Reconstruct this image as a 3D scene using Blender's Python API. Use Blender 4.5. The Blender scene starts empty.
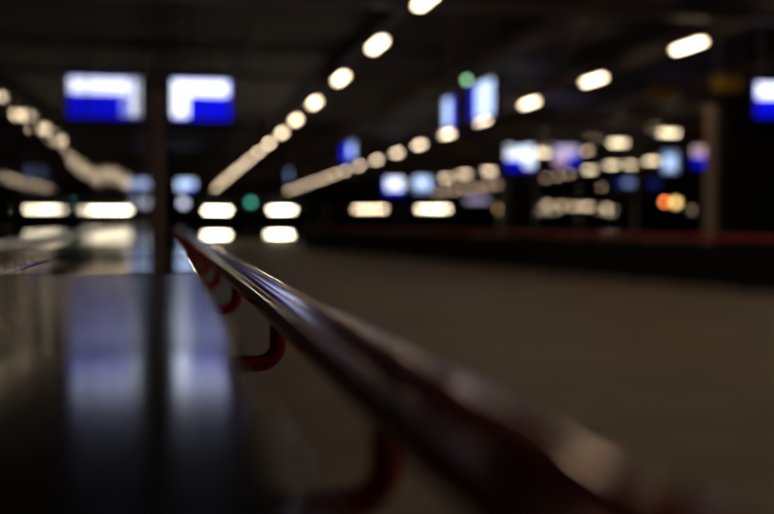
import bpy, bmesh, math, random
from mathutils import Vector, Matrix
random.seed(4)
scene = bpy.context.scene
C = scene.collection

# ---------------------------------------------------------------- camera, world, exposure
F_PX = 1075.0                       # 50 mm on a 36 mm frame, 774 px wide
PITCH = math.atan(35 / F_PX)
YAW = math.atan(218 * math.cos(PITCH) / F_PX)
EYE = 1.05                          # the camera rests on the ledge
cd = bpy.data.cameras.new('camera')
cd.lens = 50; cd.sensor_width = 36; cd.clip_start = 0.02; cd.clip_end = 400
cd.dof.use_dof = True; cd.dof.focus_distance = 1.22; cd.dof.aperture_fstop = 2.7
cam = bpy.data.objects.new('camera', cd); C.objects.link(cam)
cam.location = (0, 0, EYE)
cam.rotation_euler = (math.pi / 2 - PITCH, 0, -YAW)
scene.camera = cam
w = bpy.data.worlds.new('night'); scene.world = w; w.use_nodes = True
w.node_tree.nodes['Background'].inputs[0].default_value = (0.30, 0.32, 0.45, 1)
w.node_tree.nodes['Background'].inputs[1].default_value = 0.004
vs = scene.view_settings
vs.view_transform = 'Standard'; vs.look = 'None'; vs.gamma = 1; vs.use_curve_mapping = False
vs.exposure = 0.0
LAMP = 12.0                         # radiance of the ceiling tubes

# ---------------------------------------------------------------- real place coordinates of things seen far off
_f = Vector((math.sin(YAW) * math.cos(PITCH), math.cos(YAW) * math.cos(PITCH), -math.sin(PITCH)))
_r = Vector((math.cos(YAW), -math.sin(YAW), 0)); _u = _r.cross(_f)
def ray(px, py): return _f * F_PX + _r * (px - 387) + _u * (257 - py)
def at_y(px, py, y):
    r = ray(px, py); r = r * (y / r.y); return Vector((r.x, r.y, r.z + EYE))
def at_h(px, py, h):
    r = ray(px, py); r = r * ((h - EYE) / r.z); return Vector((r.x, r.y, h))

# ---------------------------------------------------------------- materials
def mat(name, base=(.1, .1, .1), rough=.5, metal=0, var=0, scale=6, bump=0, bscale=40, stretch=(1, 1, 1), coat=0, ior=1.5, emit=None, es=1.0):
    m = bpy.data.materials.new(name); m.use_nodes = True
    nt = m.node_tree; p = nt.nodes['Principled BSDF']
    p.inputs['Base Color'].default_value = (*base, 1); p.inputs['Roughness'].default_value = rough
    p.inputs['Metallic'].default_value = metal; p.inputs['IOR'].default_value = ior
    p.inputs['Coat Weight'].default_value = coat; p.inputs['Coat Roughness'].default_value = .05
    tc = nt.nodes.new('ShaderNodeTexCoord'); mp = nt.nodes.new('ShaderNodeMapping')
    mp.inputs['Scale'].default_value = stretch
    nt.links.new(tc.outputs['Object'], mp.inputs['Vector'])
    n = nt.nodes.new('ShaderNodeTexNoise'); n.inputs['Scale'].default_value = scale; n.inputs['Detail'].default_value = 4
    nt.links.new(mp.outputs[0], n.inputs['Vector'])
    if var:
        r = nt.nodes.new('ShaderNodeValToRGB')
        r.color_ramp.elements[0].position = .3; r.color_ramp.elements[1].position = .7
        r.color_ramp.elements[0].color = (*[c * (1 - var) for c in base], 1)
        r.color_ramp.elements[1].color = (*[min(1, c * (1 + var)) for c in base], 1)
        nt.links.new(n.outputs[0], r.inputs[0]); nt.links.new(r.outputs[0], p.inputs['Base Color'])
    if bump:
        n2 = nt.nodes.new('ShaderNodeTexNoise'); n2.inputs['Scale'].default_value = bscale; n2.inputs['Detail'].default_value = 3
        nt.links.new(mp.outputs[0], n2.inputs['Vector'])
        b = nt.nodes.new('ShaderNodeBump'); b.inputs['Strength'].default_value = 1; b.inputs['Distance'].default_value = bump
        nt.links.new(n2.outputs[0], b.inputs['Height']); nt.links.new(b.outputs[0], p.inputs['Normal'])
        if coat: nt.links.new(b.outputs[0], p.inputs['Coat Normal'])
    if emit:
        p.inputs['Emission Color'].default_value = (*emit, 1); p.inputs['Emission Strength'].default_value = es
    return m
WARM = (1.0, .77, .51)
M = {
 'floor':   mat('floor_stone', (.20, .152, .104), .6, var=.22, scale=1.3, bump=.0006, bscale=14),
 'ledge_near': mat('ledge_lacquer_smooth', (.012, .012, .015), .11, var=.3, scale=9, bump=.000004, bscale=60, stretch=(3, .8, 1), coat=.0, ior=1.33),
 'ledge':   mat('ledge_lacquer_worn', (.016, .015, .017), .15, var=.35, scale=12, bump=.00009, bscale=80, stretch=(.6, 1, 1), ior=1.5),
 'ledge_far': mat('ledge_lacquer_far', (.016, .015, .017), .045, var=.35, scale=12, bump=.00006, bscale=60, stretch=(.3, 1, 1), ior=2.0),
 'plaster': mat('dark_parapet_wall', (.05, .048, .045), .7, var=.2, scale=5, bump=.001),
 'wall':    mat('dark_wall_paint', (.035, .033, .035), .7, var=.25, scale=.8, bump=.001, bscale=6),
 'ceiling': mat('dark_ceiling_sheet', (.026, .021, .025), .6, var=.4, scale=.5, bump=.002, bscale=3),
 'beam':    mat('grey_painted_steel', (.22, .17, .17), .5, var=.2, scale=1.5),
 'pillar':  mat('brown_grey_pillar', (.72, .52, .43), .5, var=.15, scale=2),
 'glass':   mat('tinted_glass_pane', (.003, .003, .004), .006, ior=1.85, bump=.00042, bscale=11, stretch=(1, 1, .04)),
 'channel': mat('metal_glazing_channel', (.6, .6, .62), .3, metal=1, var=.1),
 'navy':    mat('screen_navy', (.0, .0, .1), .4, emit=(.04, .07, .6), es=.22),
 'seal':    mat('black_seal', (.01, .01, .01), .6),
 'steel':   mat('dark_frame_steel', (.16, .13, .11), .4, metal=.3, var=.2),
 'black':   mat('matt_black_metal', (.012, .012, .013), .55, var=.2),
 'panel':   mat('black_balustrade_panel', (.010, .009, .009), .45, var=.3, scale=3),
 'rail':    mat('dark_oxblood_lacquer', (.42, .05, .05), .09, metal=.22, coat=.0, var=.35, scale=14, bump=.000008, bscale=30, ior=1.38),
 'red':     mat('red_enamel', (.75, .010, .022), .35, coat=.3, var=.2, scale=20),
 'yellow':  mat('yellow_sign_enamel', (.48, .29, .02), .5, var=.1),
 'lamp':    mat('warm_tube_diffuser', (.8, .8, .7), .5, emit=WARM, es=LAMP),
 'lamp_dim': mat('warm_dim_diffuser', (.8, .7, .5), .5, emit=(1.0, .68, .46), es=LAMP * .55),
 'bar':     mat('warm_white_bar', (.8, .8, .7), .5, emit=(1.0, .88, .62), es=LAMP * 2.4),
 'white':   mat('screen_white', (.5, .5, .5), .4, emit=(.74, .80, 1.0), es=2.4),
 'pale':    mat('screen_pale_blue', (.5, .5, .5), .4, emit=(.50, .66, 1.0), es=1.9),
 'soft':    mat('screen_soft_blue', (.3, .3, .4), .4, emit=(.35, .50, 1.0), es=.75),
 'pink':    mat('screen_pink', (.5, .4, .4), .4, emit=(1.0, .62, .75), es=.9),
 'blue':    mat('screen_blue', (.0, .0, .2), .4, emit=(.004, .006, 1.0), es=.75),
 'green':   mat('signal_green', (.1, .5, .2), .3, emit=(.35, .8, .42), es=5),
 'teal':    mat('signal_teal', (.1, .5, .4), .3, emit=(.12, .75, .52), es=2.6),
 'orange':  mat('lamp_orange', (.8, .3, .1), .3, emit=(1.0, .22, .06), es=16),
 'amber':   mat('lamp_amber', (.8, .6, .1), .3, emit=(1.0, .62, .22), es=6),
}
def clear_glass():
    m = bpy.data.materials.new('clear_partition_glass'); m.use_nodes = True
    nt = m.node_tree; nt.nodes.clear()
    o = nt.nodes.new('ShaderNodeOutputMaterial'); mx = nt.nodes.new('ShaderNodeMixShader')
    t = nt.nodes.new('ShaderNodeBsdfTransparent'); t.inputs[0].default_value = (.90, .92, .90, 1)
    g = nt.nodes.new('ShaderNodeBsdfGlossy'); g.inputs['Roughness'].default_value = .02
    lw = nt.nodes.new('ShaderNodeLayerWeight'); lw.inputs[0].default_value = .5
    pw = nt.nodes.new('ShaderNodeMath'); pw.operation = 'POWER'; pw.inputs[1].default_value = 5
    nt.links.new(lw.outputs['Facing'], pw.inputs[0])
    f = nt.nodes.new('ShaderNodeMath'); f.operation = 'MULTIPLY_ADD'; f.inputs[1].default_value = .10; f.inputs[2].default_value = .012
    nt.links.new(pw.outputs[0], f.inputs[0])
    nt.links.new(f.outputs[0], mx.inputs[0]); nt.links.new(t.outputs[0], mx.inputs[1]); nt.links.new(g.outputs[0], mx.inputs[2])
    nt.links.new(mx.outputs[0], o.inputs[0]); return m
M['clear'] = clear_glass()

# ---------------------------------------------------------------- mesh helpers
def box(bm, x0, x1, y0, y1, z0, z1, bev=0, seg=2):
    vs_ = [bm.verts.new((x, y, z)) for x in (x0, x1) for y in (y0, y1) for z in (z0, z1)]
    q = [(0, 1, 3, 2), (4, 6, 7, 5), (0, 4, 5, 1), (2, 3, 7, 6), (0, 2, 6, 4), (1, 5, 7, 3)]
    fs = [bm.faces.new([vs_[i] for i in f]) for f in q]
    if bev:
        es = list({e for f in fs for e in f.edges})
        bmesh.ops.bevel(bm, geom=es, offset=bev, segments=seg, profile=.5, affect='EDGES')
    return bm
def tube(bm, pts, r, seg=16, cap=True):
    pts = [Vector(p) for p in pts]; rings = []
    for i, p in enumerate(pts):
        a = pts[max(i - 1, 0)]; b = pts[min(i + 1, len(pts) - 1)]; d = (b - a).normalized()
        s = Vector((1, 0, 0)) if abs(d.x) < .8 else Vector((0, 1, 0))
        u = d.cross(s).normalized(); v = d.cross(u).normalized()
        rr = r[i] if isinstance(r, (list, tuple)) else r
        rings.append([bm.verts.new(p + (u * math.cos(t) + v * math.sin(t)) * rr) for t in [2 * math.pi * k / seg for k in range(seg)]])
    # keep neighbouring rings aligned
    for i in range(1, len(rings)):
        best = min(range(seg), key=lambda s_: (rings[i][s_].co - pts[i] - (rings[i-1][0].co - pts[i-1])).length)
        rings[i] = rings[i][best:] + rings[i][:best]
        for k in range(seg):
            bm.faces.new((rings[i-1][k], rings[i-1][(k+1) % seg], rings[i][(k+1) % seg], rings[i][k]))
    if cap:
        bm.faces.new(rings[0]); bm.faces.new(rings[-1])
    return bm
def nb(): return bmesh.new()
def obj(name, bm, m, parent=None, smooth=False, loc=(0, 0, 0), rz=0):
    bmesh.ops.recalc_face_normals(bm, faces=bm.faces)
    me = bpy.data.meshes.new(name); bm.to_mesh(me); bm.free(); me.materials.append(M[m] if isinstance(m, str) else m)
    if smooth:
        for p in me.polygons: p.use_smooth = True
        try: me.set_sharp_from_angle(angle=math.radians(40))
        except Exception: pass
    o = bpy.data.objects.new(name, me); C.objects.link(o); o.location = loc; o.rotation_euler = (0, 0, rz)
    if parent: o.parent = parent
    return o
def struct(name, bm, m, **k):
    o = obj(name, bm, m, **k); o['kind'] = 'structure'; return o
def thing(name, label, cat, loc=(0, 0, 0), rz=0, group=None):
    o = bpy.data.objects.new(name, None); C.objects.link(o); o.empty_display_size = .2
    o.location = loc; o.rotation_euler = (0, 0, rz); o['label'] = label; o['category'] = cat
    if group: o['group'] = group
    return o
def dup(root, loc, label, rz=None, group=None):
    r = root.copy(); C.objects.link(r); r.location = loc
    if rz is not None: r.rotation_euler = (0, 0, rz)
    r['label'] = label
    if group: r['group'] = group
    for ch in list(root.children):
        c = ch.copy(); C.objects.link(c); c.parent = r
        for g in list(ch.children):
            d = g.copy(); C.objects.link(d); d.parent = c
    return r

# ---------------------------------------------------------------- the setting
CEIL = 6.6
XL, XR, Y0, Y1 = -3.0, 52.0, -14.0, 190.0
struct('floor', box(nb(), XL - .2, XR + .2, Y0, Y1, -.2, 0), 'floor')
struct('ceiling', box(nb(), XL - .2, XR + .2, Y0, Y1, CEIL, CEIL + .2), 'ceiling')
struct('wall_far', box(nb(), XL - .2, XR + .2, Y1, Y1 + .2, -.2, CEIL + .2), 'wall')
struct('wall_right', box(nb(), XR, XR + .2, Y0, Y1, 0, CEIL), 'wall')
struct('wall_back', box(nb(), XL - .2, XR + .2, Y0 - .2, Y0, -.2, CEIL + .2), 'wall')
struct('wall_left', box(nb(), XL - .2, XL, Y0, Y1, 0, CEIL), 'wall')
GX = -.365                          # plane of the glass wall beside the ledge
GEND = 21.9
struct('wall_parapet', box(nb(), GX - .10, .016, -4, GEND, 0, .9645), 'plaster')
# roof beams: long ones over the lamp rows, cross ones between
n = 1
for x in (-.6, 5.6, 10.2, 15.0, 20.0, 25.5, 36.0):
    bm = nb(); box(bm, x - .14, x + .14, Y0 + .1, Y1 - .1, CEIL - .42, CEIL - .36)
    box(bm, x - .03, x + .03, Y0 + .1, Y1 - .1, CEIL - .36, CEIL - .06); box(bm, x - .14, x + .14, Y0 + .1, Y1 - .1, CEIL - .06, CEIL - .001)
    struct('trim_%d' % n, bm, 'beam'); n += 1
for k in range(14):
    y = 10.5 + 13.4 * k
    bm = nb(); box(bm, XL + .05, XR - .05, y - .16, y + .16, CEIL - .70, CEIL - .62)
    box(bm, XL + .05, XR - .05, y - .03, y + .03, CEIL - .62, CEIL - .43)
    struct('trim_%d' % n, bm, 'beam'); n += 1
for (p0, p1, y) in (((221, 98), (262, 22), 27.5), ((108, 20), (150, 60), 29), ((560, 60), (600, 20), 24)):
    a, b = at_y(*p0, y), at_y(*p1, y); b = a + (b - a) * ((CEIL - .35 - a.z) / (b.z - a.z)) if b.z > a.z else b
    if b.z > a.z: struct('trim_%d' % n, tube(nb(), [a, b], .07, 12), 'beam', smooth=True); n += 1
# glass wall: 1.05 m panes, each set a hair out of line with the next
PANE = 1.05; off = {-1: 4, 0: 3, 1: 9, 2: -7, 3: -5, 4: 8, 5: 18, 6: 14, 7: 20, 8: -8, 9: 10, 10: -4, 11: 14, 12: -8, 13: 8}
struct('trim_%d' % n, box(nb(), GX + .0005, GX + .0035, -2, GEND, 1.0005, 1.010), 'channel'); n += 1
y = -2.2; k = -4; wn = 1
while y < GEND - .2:
    px = off.get(k + 0, random.choice((-6, -2, 3, 7)))
    bm = nb(); box(bm, -.012, 0, -.516, .516, 0, CEIL - 1.045, .0015, 1)
    struct('window_%d' % wn, bm, 'glass', loc=(GX, y + PANE / 2, 1.002), rz=-px / (2 * F_PX)); wn += 1
    bm = nb(); box(bm, GX - .014, GX - .002, y + PANE - .010, y + PANE + .010, 1.0, CEIL - .05)
    struct('trim_%d' % n, bm, 'seal'); n += 1
    y += PANE; k += 1

# ---------------------------------------------------------------- ledge under the camera
ledge = thing('ledge', 'long glossy black ledge in the left foreground running along the glass wall under the handrail', 'ledge', (0, 0, .9655))
TOP = .0345
ys = [-1.40, -.60, .44, 1.04, 1.64, 2.24, 2.84] + [4.04 + 1.5 * i for i in range(12)]
ys = [v for v in ys if v < GEND] + [GEND]
for i in range(len(ys) - 1):
    a, b = ys[i] + .0015, ys[i + 1] - .0015
    for (x0, x1) in ((GX + .004, -.158), (-.154, .027 if i > 1 else .022)):
        bm = nb(); box(bm, x0, x1, -(b - a) / 2, (b - a) / 2, -TOP, 0, .0010 if x1 < 0 else .0016, 2)
        o = obj('ledge_slab', bm, 'ledge_near' if i <= 1 else 'ledge' if i < 3 else 'ledge_far', ledge, False, loc=(0, (a + b) / 2, TOP))
        tilt = {1: -.55, 2: .10, 3: -.12, 4: .06, 5: -.05}.get(i, 0)          # slabs have settled a little
        o.rotation_euler = (math.radians(tilt), 0, 0)
        if i == 1: o.location.z += math.tan(math.radians(.55)) * (b - a) / 2
        if i == 0: o.location.z += math.tan(math.radians(.55)) * 1.04

# ---------------------------------------------------------------- handrail in focus
RX, RZ, RR = .107, EYE - .081, .0205
rail = thing('handrail', 'dark red lacquered tube handrail running from the lower right foreground beside the black ledge', 'handrail', (RX, 0, 0))
pts = [(0, -.6 + .25 * i, RZ) for i in range(94)]
obj('tube', tube(nb(), pts, RR, 48), 'rail', rail, True)
def bracket_bm():
    p = []; zt, zb, rr = RZ - RR * .8, EYE - .142, .020
    p += [(0, 0, zt), (0, 0, zb + rr + .004)]
    for a in range(0, 91, 15):
        t = math.radians(a); p.append((-rr + rr * math.cos(t), 0, zb + rr - rr * math.sin(t)))
    p += [(-.05, 0, zb), (-RX + .017, 0, zb)]
    return tube(nb(), p, .0085, 16)
first = obj('bracket', bracket_bm(), 'red', rail, True, loc=(0, .53, 0)); first['label'] = 'red bent tube bracket'
bmf = nb(); tube(bmf, [(-RX + .016, 0, EYE - .142), (-RX + .022, 0, EYE - .142)], .022, 24)
fl = obj('wall_flange', bmf, 'black', first, True); fl['label'] = 'black round wall plate'
for by in [-.03, 1.08, 1.76, 2.42] + [3.06 + .65 * i for i in range(28)]:
    c = first.copy(); C.objects.link(c); c.parent = rail; c.location = (0, by, 0)
    d = fl.copy(); C.objects.link(d); d.parent = c

# ---------------------------------------------------------------- ceiling lamps
def lamp_proto(label, ln, wd, m, group, drop=CEIL - 5.55):
    t = thing('ceiling_lamp', label, 'ceiling lamp', (0, 0, 0), 0, group)
    bm = nb(); box(bm, -wd / 2 - .03, wd / 2 + .03, -ln / 2 - .03, ln / 2 + .03, .04, .10, .01, 1)
    obj('lamp_housing', bm, 'beam', t)
    bm = nb(); box(bm, -wd / 2, wd / 2, -ln / 2, ln / 2, -.04, .04, .02, 2)
    obj('diffuser', bm, m, t, True)
    for s in (-1, 1):
        bm = nb(); tube(bm, [(0, s * ln * .35, .10), (0, s * ln * .35, drop - .42)], .012, 8)
        obj('hanging_rod', bm, 'beam', t)
    return t
ordw = ['', 'second', 'third', 'fourth', 'fifth', 'sixth', 'seventh', 'eighth']
GA, GB = 'tube lamps of the left ceiling row', 'tube lamps of the right ceiling row'
ysA = [.8, 7.6, 14.5, 21.3, 27.0, 33.5, 40.5, 47.5, 54.5] + [62.0 + 7.7 * i for i in range(12)]
protoA = None; vis = 0
for y in ysA:
    x = 5.14 + (min(y, 54.5) - 21.3) * .0145 + max(0, y - 54.5) * .0045
    if y < 21: lab, g = 'warm white tube lamp of the near ceiling row, above the frame', GA + ' above the frame'
    else:
        vis += 1; g = GA
        if vis == 1: lab = 'lamp of the long diagonal row cut by the top edge of the picture'
        elif vis <= 6: lab = '%s lamp counted down from the top edge in the long diagonal row left of centre' % ordw[vis - 1 + 0] if vis > 1 else ''
        else: lab = 'small warm lamp in the blended far end of the long diagonal row'; g = 'blended far lamps of the left ceiling row'
    if protoA is None:
        protoA = lamp_proto(lab, 1.45, .18, 'lamp', g); protoA.location = (x, y, 5.55)
    else: dup(protoA, (x, y, 5.55), lab, group=g)
def add_fill_light(x, y, p):  # extra area lights added under the out-of-frame lamps to brighten floor and brackets
    ld = bpy.data.lights.new('added_fill_light', 'AREA'); ld.shape = 'RECTANGLE'; ld.size = .19; ld.size_y = 1.5; ld.energy = p * .5; ld.color = (1, .78, .50)
    o = bpy.data.objects.new('added_fill_light', ld); C.objects.link(o); o.location = (x, y, 5.49)
for y, p in ((.8, 45), (7.6, 45), (14.5, 40)): add_fill_light(5.05, y, p)
for y in (12.0, 18.8): add_fill_light(12.7, y, 45)
ysB = [5.0, 12.0, 18.8, 25.6, 32.3, 39.0, 46.2, 53.6, 61.4, 68.8, 76.8, 85.3, 94.0] + [101.5 + 7.5 * i for i in range(8)]
labB = {25.6: 'largest warm tube lamp at the upper right of the picture',
        32.3: 'warm tube lamp second from the upper right corner along its row',
        39.0: 'warm tube lamp third from the upper right corner along its row',
        46.2: 'warm lamp partly behind the tall blue and white side screen with the green light',
        53.6: 'warm lamp seen just under the narrow tall side screen',
        61.4: 'rightmost round warm lamp in the short row above the two small blue screens',
        68.8: 'second round warm lamp from the right in the row above the two small blue screens',
        76.8: 'third round warm lamp from the right in the row above the two small blue screens',
        85.3: 'dim round warm lamp beside the small far side screen, left of three brighter ones'}
for y in ysB:
    x = 13.07 + (y - 25.6) * .026 if y < 42 else (13.5 + (y - 42) * .045 if y < 62 else 14.41 + (y - 61.4) * .026)
    if y < 25: lab, g = 'warm white tube lamp of the right ceiling row, beyond the frame', GB + ' outside the frame'
    elif y in labB: lab, g = labB[y], GB
    else: lab, g = 'small warm lamp in the blended far end of the right ceiling row', 'blended far lamps of the right ceiling row'
    dup(protoA, (x, y, 5.55), lab, group=g)
# lamps of the further platforms, seen through the glass screen
far = [(669, 133, 'upper warm lamp behind the glass screen beside its tall right post', 2),
       (618, 143, 'wide warm lamp behind the glass screen under its sloping top rail', 2.6),
       (612, 165, 'left one of two round warm lamps under the wide lamp behind the glass screen', 0),
       (632, 165, 'right one of two round warm lamps under the wide lamp behind the glass screen', 0),
       (652, 161, 'round warm lamp touching the left side of the pale blue screen', 0),
       (590, 170, 'round warm lamp right of the lavender screen behind the glass', 0),
       (587, 151, 'dim lamp at the upper right corner of the lavender screen', -1),
       (542, 153, 'round warm lamp at the right edge of the large white and blue screen', 0),
       (446, 178, 'leftmost of three round lamps left of the white and blue screen', 0),
       (464, 174, 'middle one of three round lamps left of the white and blue screen', 0),
       (489, 171, 'rightmost of three round lamps left of the white and blue screen', 0),
       (546, 178, 'dim lamp below the right corner of the white and blue screen', -1),
       (558, 176, 'dim lamp at the lower left of the lavender screen', -1),
       (569, 174, 'dim lamp close below the blue corner of the lavender screen', -1),
       (602, 187, 'very dim lamp left of the dark blue far screen', -1),
       (698, 182, 'dim lamp below the pink and blue screen beside the post', -1)]
GF = 'lamps over the far platforms'
pf = lamp_proto('x', .9, .26, 'lamp', GF); pd = lamp_proto('x', .7, .16, 'lamp_dim', GF)
usedf = usedd = False
for (px, py, lab, k) in far:
    p = at_h(px, py, 5.55)
    if p.y > 120: p = at_y(px, py, 120)
    if k >= 0:
        if not usedf: t = pf; pf.location = p; pf['label'] = lab; usedf = True
        else: t = dup(pf, p, lab)
        if k: t.rotation_euler = (0, 0, math.pi / 2)
    else:
        if not usedd: pd.location = p; pd['label'] = lab; usedd = True
        else: dup(pd, p, lab)
GD = 'dim little lamps in a row over the lavender sign'
ps = None
for i in range(8):
    p = at_y(437 + 8.6 * i, 192.5 - 1.15 * i, 104 - i * 1.5)
    lab = 'one of the dim brownish lamps merging in a row above the faint lavender sign'
    if ps is None: ps = dup(pd, p, lab, group=GD)
    else: dup(ps, p, lab, group=GD)

# ---------------------------------------------------------------- screens
def screen(name, label, cx, cy, cz, wd, ht, base, blocks, rz=0, rods=True, cat='display screen', dp=.14, sign=False):
    """cx,cy,cz centre; faces -Y before rz; blocks = (x0,x1,z0,z1,material) in 0..1 from lower left as seen"""
    t = thing(name, label, cat, (cx, cy, cz), rz)
    b = .035
    bm = nb(); box(bm, -wd / 2 - b, wd / 2 + b, 0.012, dp, -ht / 2 - b, ht / 2 + b, .012, 2); obj('casing', bm, 'black', t)
    bm = nb()
    for (x0, x1, z0, z1) in ((-wd/2-b, wd/2+b, ht/2, ht/2+b), (-wd/2-b, wd/2+b, -ht/2-b, -ht/2), (-wd/2-b, -wd/2, -ht/2, ht/2), (wd/2, wd/2+b, -ht/2, ht/2)):
        box(bm, x0, x1, -.01, .012, z0, z1)
    obj('bezel', bm, 'black', t)
    bm = nb(); box(bm, -wd/2, wd/2, .002, .012, -ht/2, ht/2); obj('screen', bm, base, t)
    for (x0, x1, z0, z1, m) in blocks:
        bm = nb(); box(bm, -wd/2 + x0*wd, -wd/2 + x1*wd, -.002, .002, -ht/2 + z0*ht, -ht/2 + z1*ht)
        o = obj('display_field', bm, m, t); o['label'] = {'white': 'bright white display field', 'pale': 'pale blue display field', 'soft': 'soft blue display field', 'pink': 'pinkish display field', 'blue': 'deep blue display field'}[m]
    if rods:
        for s in (-1, 1):
            bm = nb(); tube(bm, [(s*wd*.3, dp*.5, ht/2 + b), (s*wd*.3, dp*.5, CEIL - cz)], .025, 10); obj('hanging_rod', bm, 'beam', t)
    return t
p = at_y(201.5, 99.5, 26)
screen('departure_screen', 'large hanging screen right of the pillar, white with a deep blue lower right block', p.x, 26, p.z, 1.34, .94, 'blue',
       [(.0, .27, 0.06, .97, 'white'), (.27, .97, .60, .97, 'white')])
p = at_y(772, 100, 26)
screen('departure_screen', 'large hanging screen cut by the right edge, white above and deep blue below', p.x, 26, p.z, .95, .90, 'blue', [(.04, .96, .55, .98, 'white')])
p = at_y(521, 158, 50)
screen('departure_screen', 'white and blue screen on top of the black column right of centre', p.x, 50, p.z, 1.45, 1.15, 'blue', [(0, 1, .46, 1, 'white'), (.62, 1, .12, .46, 'white')])
p = at_y(567, 156, 52)
screen('departure_screen', 'lavender white screen with blue lower corner, right of the white and blue one', p.x, 52, p.z, 1.4, 1.0, 'blue', [(0, 1, .5, 1, 'soft'), (0.0, .5, .1, .5, 'pink'), (.1, .9, .6, .95, 'pink')])
p = at_y(394, 186, 72)
screen('departure_screen', 'small pale screen with blue base, left one of the pair over the long light bars', p.x, 72, p.z, 1.25, 1.0, 'blue', [(.1, 1, .28, 1, 'white')])
p = at_y(423, 184.5, 72)
screen('departure_screen', 'small pale screen, right one of the pair over the long light bars', p.x, 72, p.z, 1.2, .95, 'soft', [(.0, .85, .3, 1, 'pale')])
p = at_y(670, 162, 46)
screen('departure_screen', 'pale blue upright screen behind the glass next to a round warm lamp', p.x, 46, p.z, .75, .9, 'soft', [(.2, .8, .1, .8, 'pale')])
p = at_y(702, 157, 42)
screen('departure_screen', 'pink and dark blue screen close to the tall right post of the glass screen', p.x, 42, p.z, .85, .85, 'blue', [(0, 1, .55, 1, 'pink')])
p = at_y(625, 183, 75)
screen('departure_screen', 'dark blue small screen low behind the glass screen', p.x, 75, p.z, 1.5, .6, 'navy', [(.45, .95, .2, .9, 'soft')])
p = at_y(654, 184, 75)
screen('departure_screen', 'very faint blue screen left of the dim lamp near the post', p.x, 75, p.z, .9, .5, 'navy', [])
p = at_y(186, 185, 90)
screen('departure_screen', 'far pale blue screen just right of the pillar, upper of two', p.x, 90, p.z, 1.4, .75, 'pale', [(.45, 1, .0, .3, 'blue')])
p = at_y(184, 203, 90)
screen('departure_screen', 'far round looking white screen just right of the pillar, lower of two', p.x, 90, p.z, .6, .5, 'white', [(.1, .9, .1, .9, 'white')], rods=False)
bm = nb(); box(bm, p.x - .5, p.x + .5, 90.0, 90.6, 0, p.z - .3, .03); box(bm, p.x - .2, p.x + .2, 90.15, 90.5, p.z - .3, p.z - .27)
o = obj('ticket_machine', bm, 'black'); o['label'] = 'dark ticket machine standing far behind the pillar under the white screen'; o['category'] = 'machine'
# side screens facing across the walkway (their face looks towards -X)
def side(label, ya, yb, blocks, base='blue', x=7.12, ht=.80):
    return screen('platform_screen', label, x, (ya + yb) / 2, EYE + 2.82, yb - ya, ht, base, blocks, rz=-math.pi / 2)
# with rz=-90 the local +x axis points to -Y, so 0..1 runs from far to near, left to right as seen
side('tall blue and white side screen under the green light, right of centre', 23.2, 25.0, [(.28, 1, .02, 1, 'pale')])
side('narrow tall side screen left of the one with the green light', 26.5, 27.5, [(0, .55, .04, 1, 'pale')], ht=.75)
side('small side screen above the short row of round lamps, pale with blue left half', 41.4, 44.6, [(.55, 1, .02, 1, 'soft'), (.6, .85, .3, .8, 'pale')], ht=.7)
side('faint tiny side screen at the left end of the right lamp row', 64, 66, [(.2, .8, .1, .9, 'soft')], base='black')

# signal lights
def signal(name, label, p, m, r, cat, parts='lens', rod=True):
    t = thing(name, label, cat, p)
    bm = nb(); tube(bm, [(0, .02, 0), (0, .16, 0)], [r * 1.25, r * 1.1], 20); obj('lamp_housing', bm, 'black', t, True)
    bm = nb(); tube(bm, [(0, -.03, 0), (0, -.015, 0), (0, .02, 0)], [r * .5, r * .85, r], 20); obj('lens', bm, m, t, True)
    if rod:
        bm = nb(); tube(bm, [(0, .09, r), (0, .09, CEIL - p[2])], .02, 8); obj('hanging_rod', bm, 'beam', t)
    return t
signal('signal_light', 'pale green light at the upper left of the tall side screen', at_y(467, 80, 27.0), 'green', .06, 'signal light')
signal('signal_light', 'round teal light between the two upper light bars of the cabin', at_y(251, 202.5, 59.2), 'teal', .13, 'signal light')

# ---------------------------------------------------------------- cabins with light bars
def cabin(label, x0, x1, y, h, dp=3.0):
    t = thing('cabin', label, 'cabin', ((x0 + x1) / 2, y, 0)); hw = (x1 - x0) / 2
    bm = nb(); box(bm, -hw, hw, .02, dp, .1, h - .15, .03); obj('body', bm, 'black', t)
    bm = nb(); box(bm, -hw - .15, hw + .15, -.1, dp + .1, h - .15, h, .03); obj('roof', bm, 'panel', t)
    bm = nb(); box(bm, -hw + .03, hw - .03, .06, dp - .04, 0, .1); obj('plinth', bm, 'steel', t)
    bm = nb(); box(bm, -hw + .2, -hw * .06, .0, .02, .55, 1.55); obj('window', bm, 'glass', t)
    bm = nb(); box(bm, hw * .06, hw - .2, .0, .02, .55, 1.55); obj('window', bm, 'glass', t)
    return t
cabin('low dark cabin in the middle distance carrying four bright light bars', 1.0, 7.8, 60, 2.55)
cabin('low dark cabin behind the red railing carrying two long light bars', 9.4, 18.2, 64, 2.2)
cabin('dark shop cabin behind the glass screen with a line of small warm lights', 24.0, 36.5, 70, 2.5)
def bar(label, px, py, y, ln, m='bar', ht=.09, group='light bars on the cabins'):
    p = at_y(px, py, y - .10)
    t = thing('light_bar', label, 'light bar', p, 0, group)
    bm = nb(); box(bm, -ln/2 - .03, ln/2 + .03, .03, .10, -ht/2 - .03, ht/2 + .03, .01, 1); obj('lamp_housing', bm, 'black', t)
    bm = nb(); box(bm, -ln/2, ln/2, -.02, .03, -ht/2, ht/2, .015, 2); obj('diffuser', bm, m, t)
bar('upper left one of the four bright light bars in the square group', 217.3, 210.5, 60, 1.32)
bar('upper right one of the four bright light bars in the square group', 281.8, 210, 60, 1.32)
bar('lower left one of the four bright light bars in the square group', 216.5, 235, 60, 1.32)
bar('lower right one of the four bright light bars in the square group', 279.5, 234.5, 60, 1.32)
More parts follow.
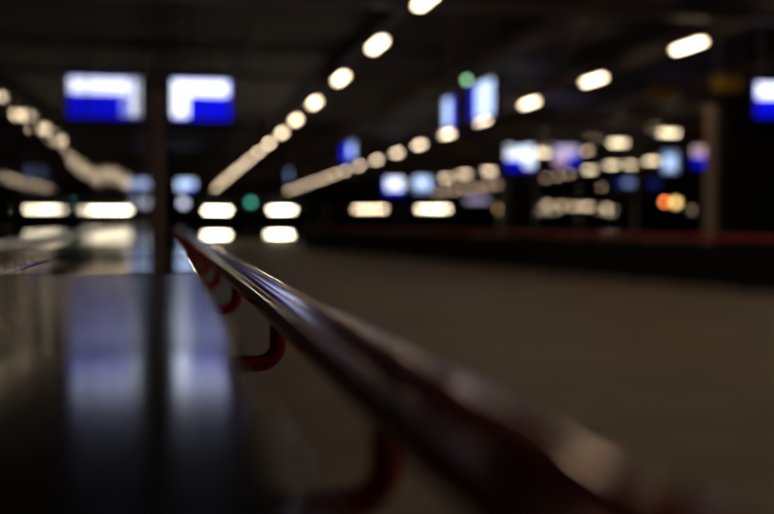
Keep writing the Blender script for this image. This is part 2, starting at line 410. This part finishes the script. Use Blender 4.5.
bar('long warm light bar left of centre above the red railing', 370, 209, 64, 1.9, 'lamp', .09)
bar('long warm light bar under the pair of small pale screens', 433.5, 209, 64, 1.95, 'bar', .05)
bar('longest of the small warm lights low behind the glass screen', 582, 206.5, 70, 1.5, 'lamp_dim', .10, 'small lights on the shop cabin')
def spot(label, px, py, y, m, r=.09, group='small lights on the shop cabin'):
    t = signal('wall_spot', label, at_y(px, py, y - .17), m, r, 'wall light', rod=False); t['group'] = group
for (px, py, lab) in ((547.5, 205, 'leftmost small warm light low behind the glass screen'), (562, 205.5, 'faint warm light at the left end of the long low light behind the glass'),
                      (607, 208, 'small warm light at the right end of the long low light behind the glass')):
    spot(lab, px, py, 70, 'lamp_dim', .12)
spot('small orange light low behind the glass screen, left of an amber one', 665, 202, 70, 'orange', .15)
spot('small amber light touching the orange one low behind the glass screen', 676, 202.5, 70, 'amber', .24)
spot('faint warm light lower right of the amber one', 692, 210, 70, 'lamp_dim', .06)
spot('yellowish ring like light right of the long light bars', 499, 209, 72, 'amber', .13, 'lone lights')
# posts that carry the loose lights
p = at_y(499, 209, 72)
bm = nb(); tube(bm, [(p.x, 72.06, 0), (p.x, 72.06, p.z + .3)], .06, 12); o = obj('lamp_post', bm, 'black'); o['label'] = 'thin black post carrying the yellowish light right of the long light bars'; o['category'] = 'post'
# faint lavender sign
p = at_y(477, 200, 88)
screen('shop_sign', 'faint lavender lit sign below the row of merging dim lamps', p.x, 88, p.z, 2.0, .30, 'soft', [(.05 + .12*i, .12 + .12*i, .1, .9, 'pink') for i in range(8)], rods=True, cat='sign')

# ---------------------------------------------------------------- pillar, black column, shaft
def pillar(name, label, x, y, wd, h, m, cat='pillar'):
    t = thing(name, label, cat, (x, y, 0))
    bm = nb(); box(bm, -wd/2, wd/2, -wd/2, wd/2, 0.12, h - .16, .03, 2); obj('shaft', bm, m, t)
    bm = nb(); box(bm, -wd/2 - .04, wd/2 + .04, -wd/2 - .04, wd/2 + .04, 0, .12, .01); obj('base', bm, 'steel', t)
    bm = nb(); box(bm, -wd/2 - .06, wd/2 + .06, -wd/2 - .06, wd/2 + .06, h - .16, h, .01); obj('capital', bm, 'steel', t)
pillar('pillar', 'slim brown grey pillar between the two big screens at the left', at_y(158.5, 160, 30).x, 30, .24, 4.75, 'pillar')
p = at_y(520, 200, 50)
pillar('column', 'black column under the white and blue screen right of centre', p.x, 50.4, 1.5, 3.2, 'black', 'column')
t = thing('column', 'broad black column at the right edge behind the red railing', 'column', (15.1, 27.5, 0))
bm = nb(); box(bm, 0, 3.4, .0, .6, .0, 4.6, .04); obj('body', bm, 'black', t)
bm = nb(); box(bm, .8, 2.6, -.02, .0, .05, 2.3); obj('access_door', bm, 'panel', t)
bm = nb(); box(bm, -.08, 3.5, -.08, .68, 4.6, 4.75, .03); obj('capital', bm, 'panel', t)

# ---------------------------------------------------------------- glass screen
t = thing('glass_screen', 'tall framed glass screen right of centre with sloping looking top rail', 'glass partition', (at_y(710, 160, 26.2).x, 26.2, 0))
ya = [0, 4.6, 9.2, 13.8, 18.4]; GH = at_y(712, 107, 26.2).z
for i, yy in enumerate(ya):
    hw = .12 if i == 0 else .03; bm = nb(); box(bm, -hw, hw, yy - .08, yy + .08, 0, GH, .01, 1); obj('post', bm, 'pillar' if i == 0 else 'steel', t)
bm = nb(); box(bm, -.05, .05, .0, 18.4, GH, GH + .09, .01, 1); obj('top_rail', bm, 'beam', t)
bm = nb(); box(bm, -.04, .04, .10, 18.3, .06, .14); obj('bottom_rail', bm, 'steel', t)
for i in range(4):
    bm = nb(); box(bm, -.006, .006, ya[i] + .11, ya[i + 1] - .11, .15, GH - .01); obj('pane', bm, 'clear', t)

# ---------------------------------------------------------------- red railing across the hall
A = Vector((9.40, 8.6, 0)); B = Vector((5.05, 41.3, 0)); d = (B - A); L = d.length; ang = math.atan2(d.y, d.x)
t = thing('railing', 'long low black balustrade with a red handrail along the right of the floor', 'railing', A, ang)
bm = nb(); tube(bm, [(0, 0, .80), (L, 0, .80)], .035, 20); o = obj('top_rail', bm, 'red', t, True); o['label'] = 'red tube handrail'
for i in range(22):
    xx = .03 + (L - .06) * i / 21
    bm = nb(); box(bm, xx - .03, xx + .03, -.03, .03, 0, .77, .005, 1); obj('post', bm, 'black', t)
    if i < 21:
        bm = nb(); box(bm, xx + .04, xx + (L - .06) / 21 - .04, -.008, .008, .04, .71); obj('infill_panel', bm, 'panel', t)
# yellow hanging signs
for (px, py, y, lab) in ((663, 93, 29.4, 'dim yellow hanging sign below the largest upper right lamp'), (728, 85, 26.2, 'dim yellow hanging sign left of the screen at the right edge'),
                         (466, 150, 52, 'dim small yellow sign below the narrow tall side screen')):
    p = at_y(px, py, y)
    t = thing('hanging_sign', lab, 'sign', p)
    bm = nb(); box(bm, -.42, .42, -.03, .03, -.16, .16, .01, 1); obj('sign_board', bm, 'yellow', t)
    for s in (-1, 1):
        bm = nb(); tube(bm, [(s * .3, 0, .16), (s * .3, 0, CEIL - p.z)], .012, 8); obj('hanging_rod', bm, 'beam', t)
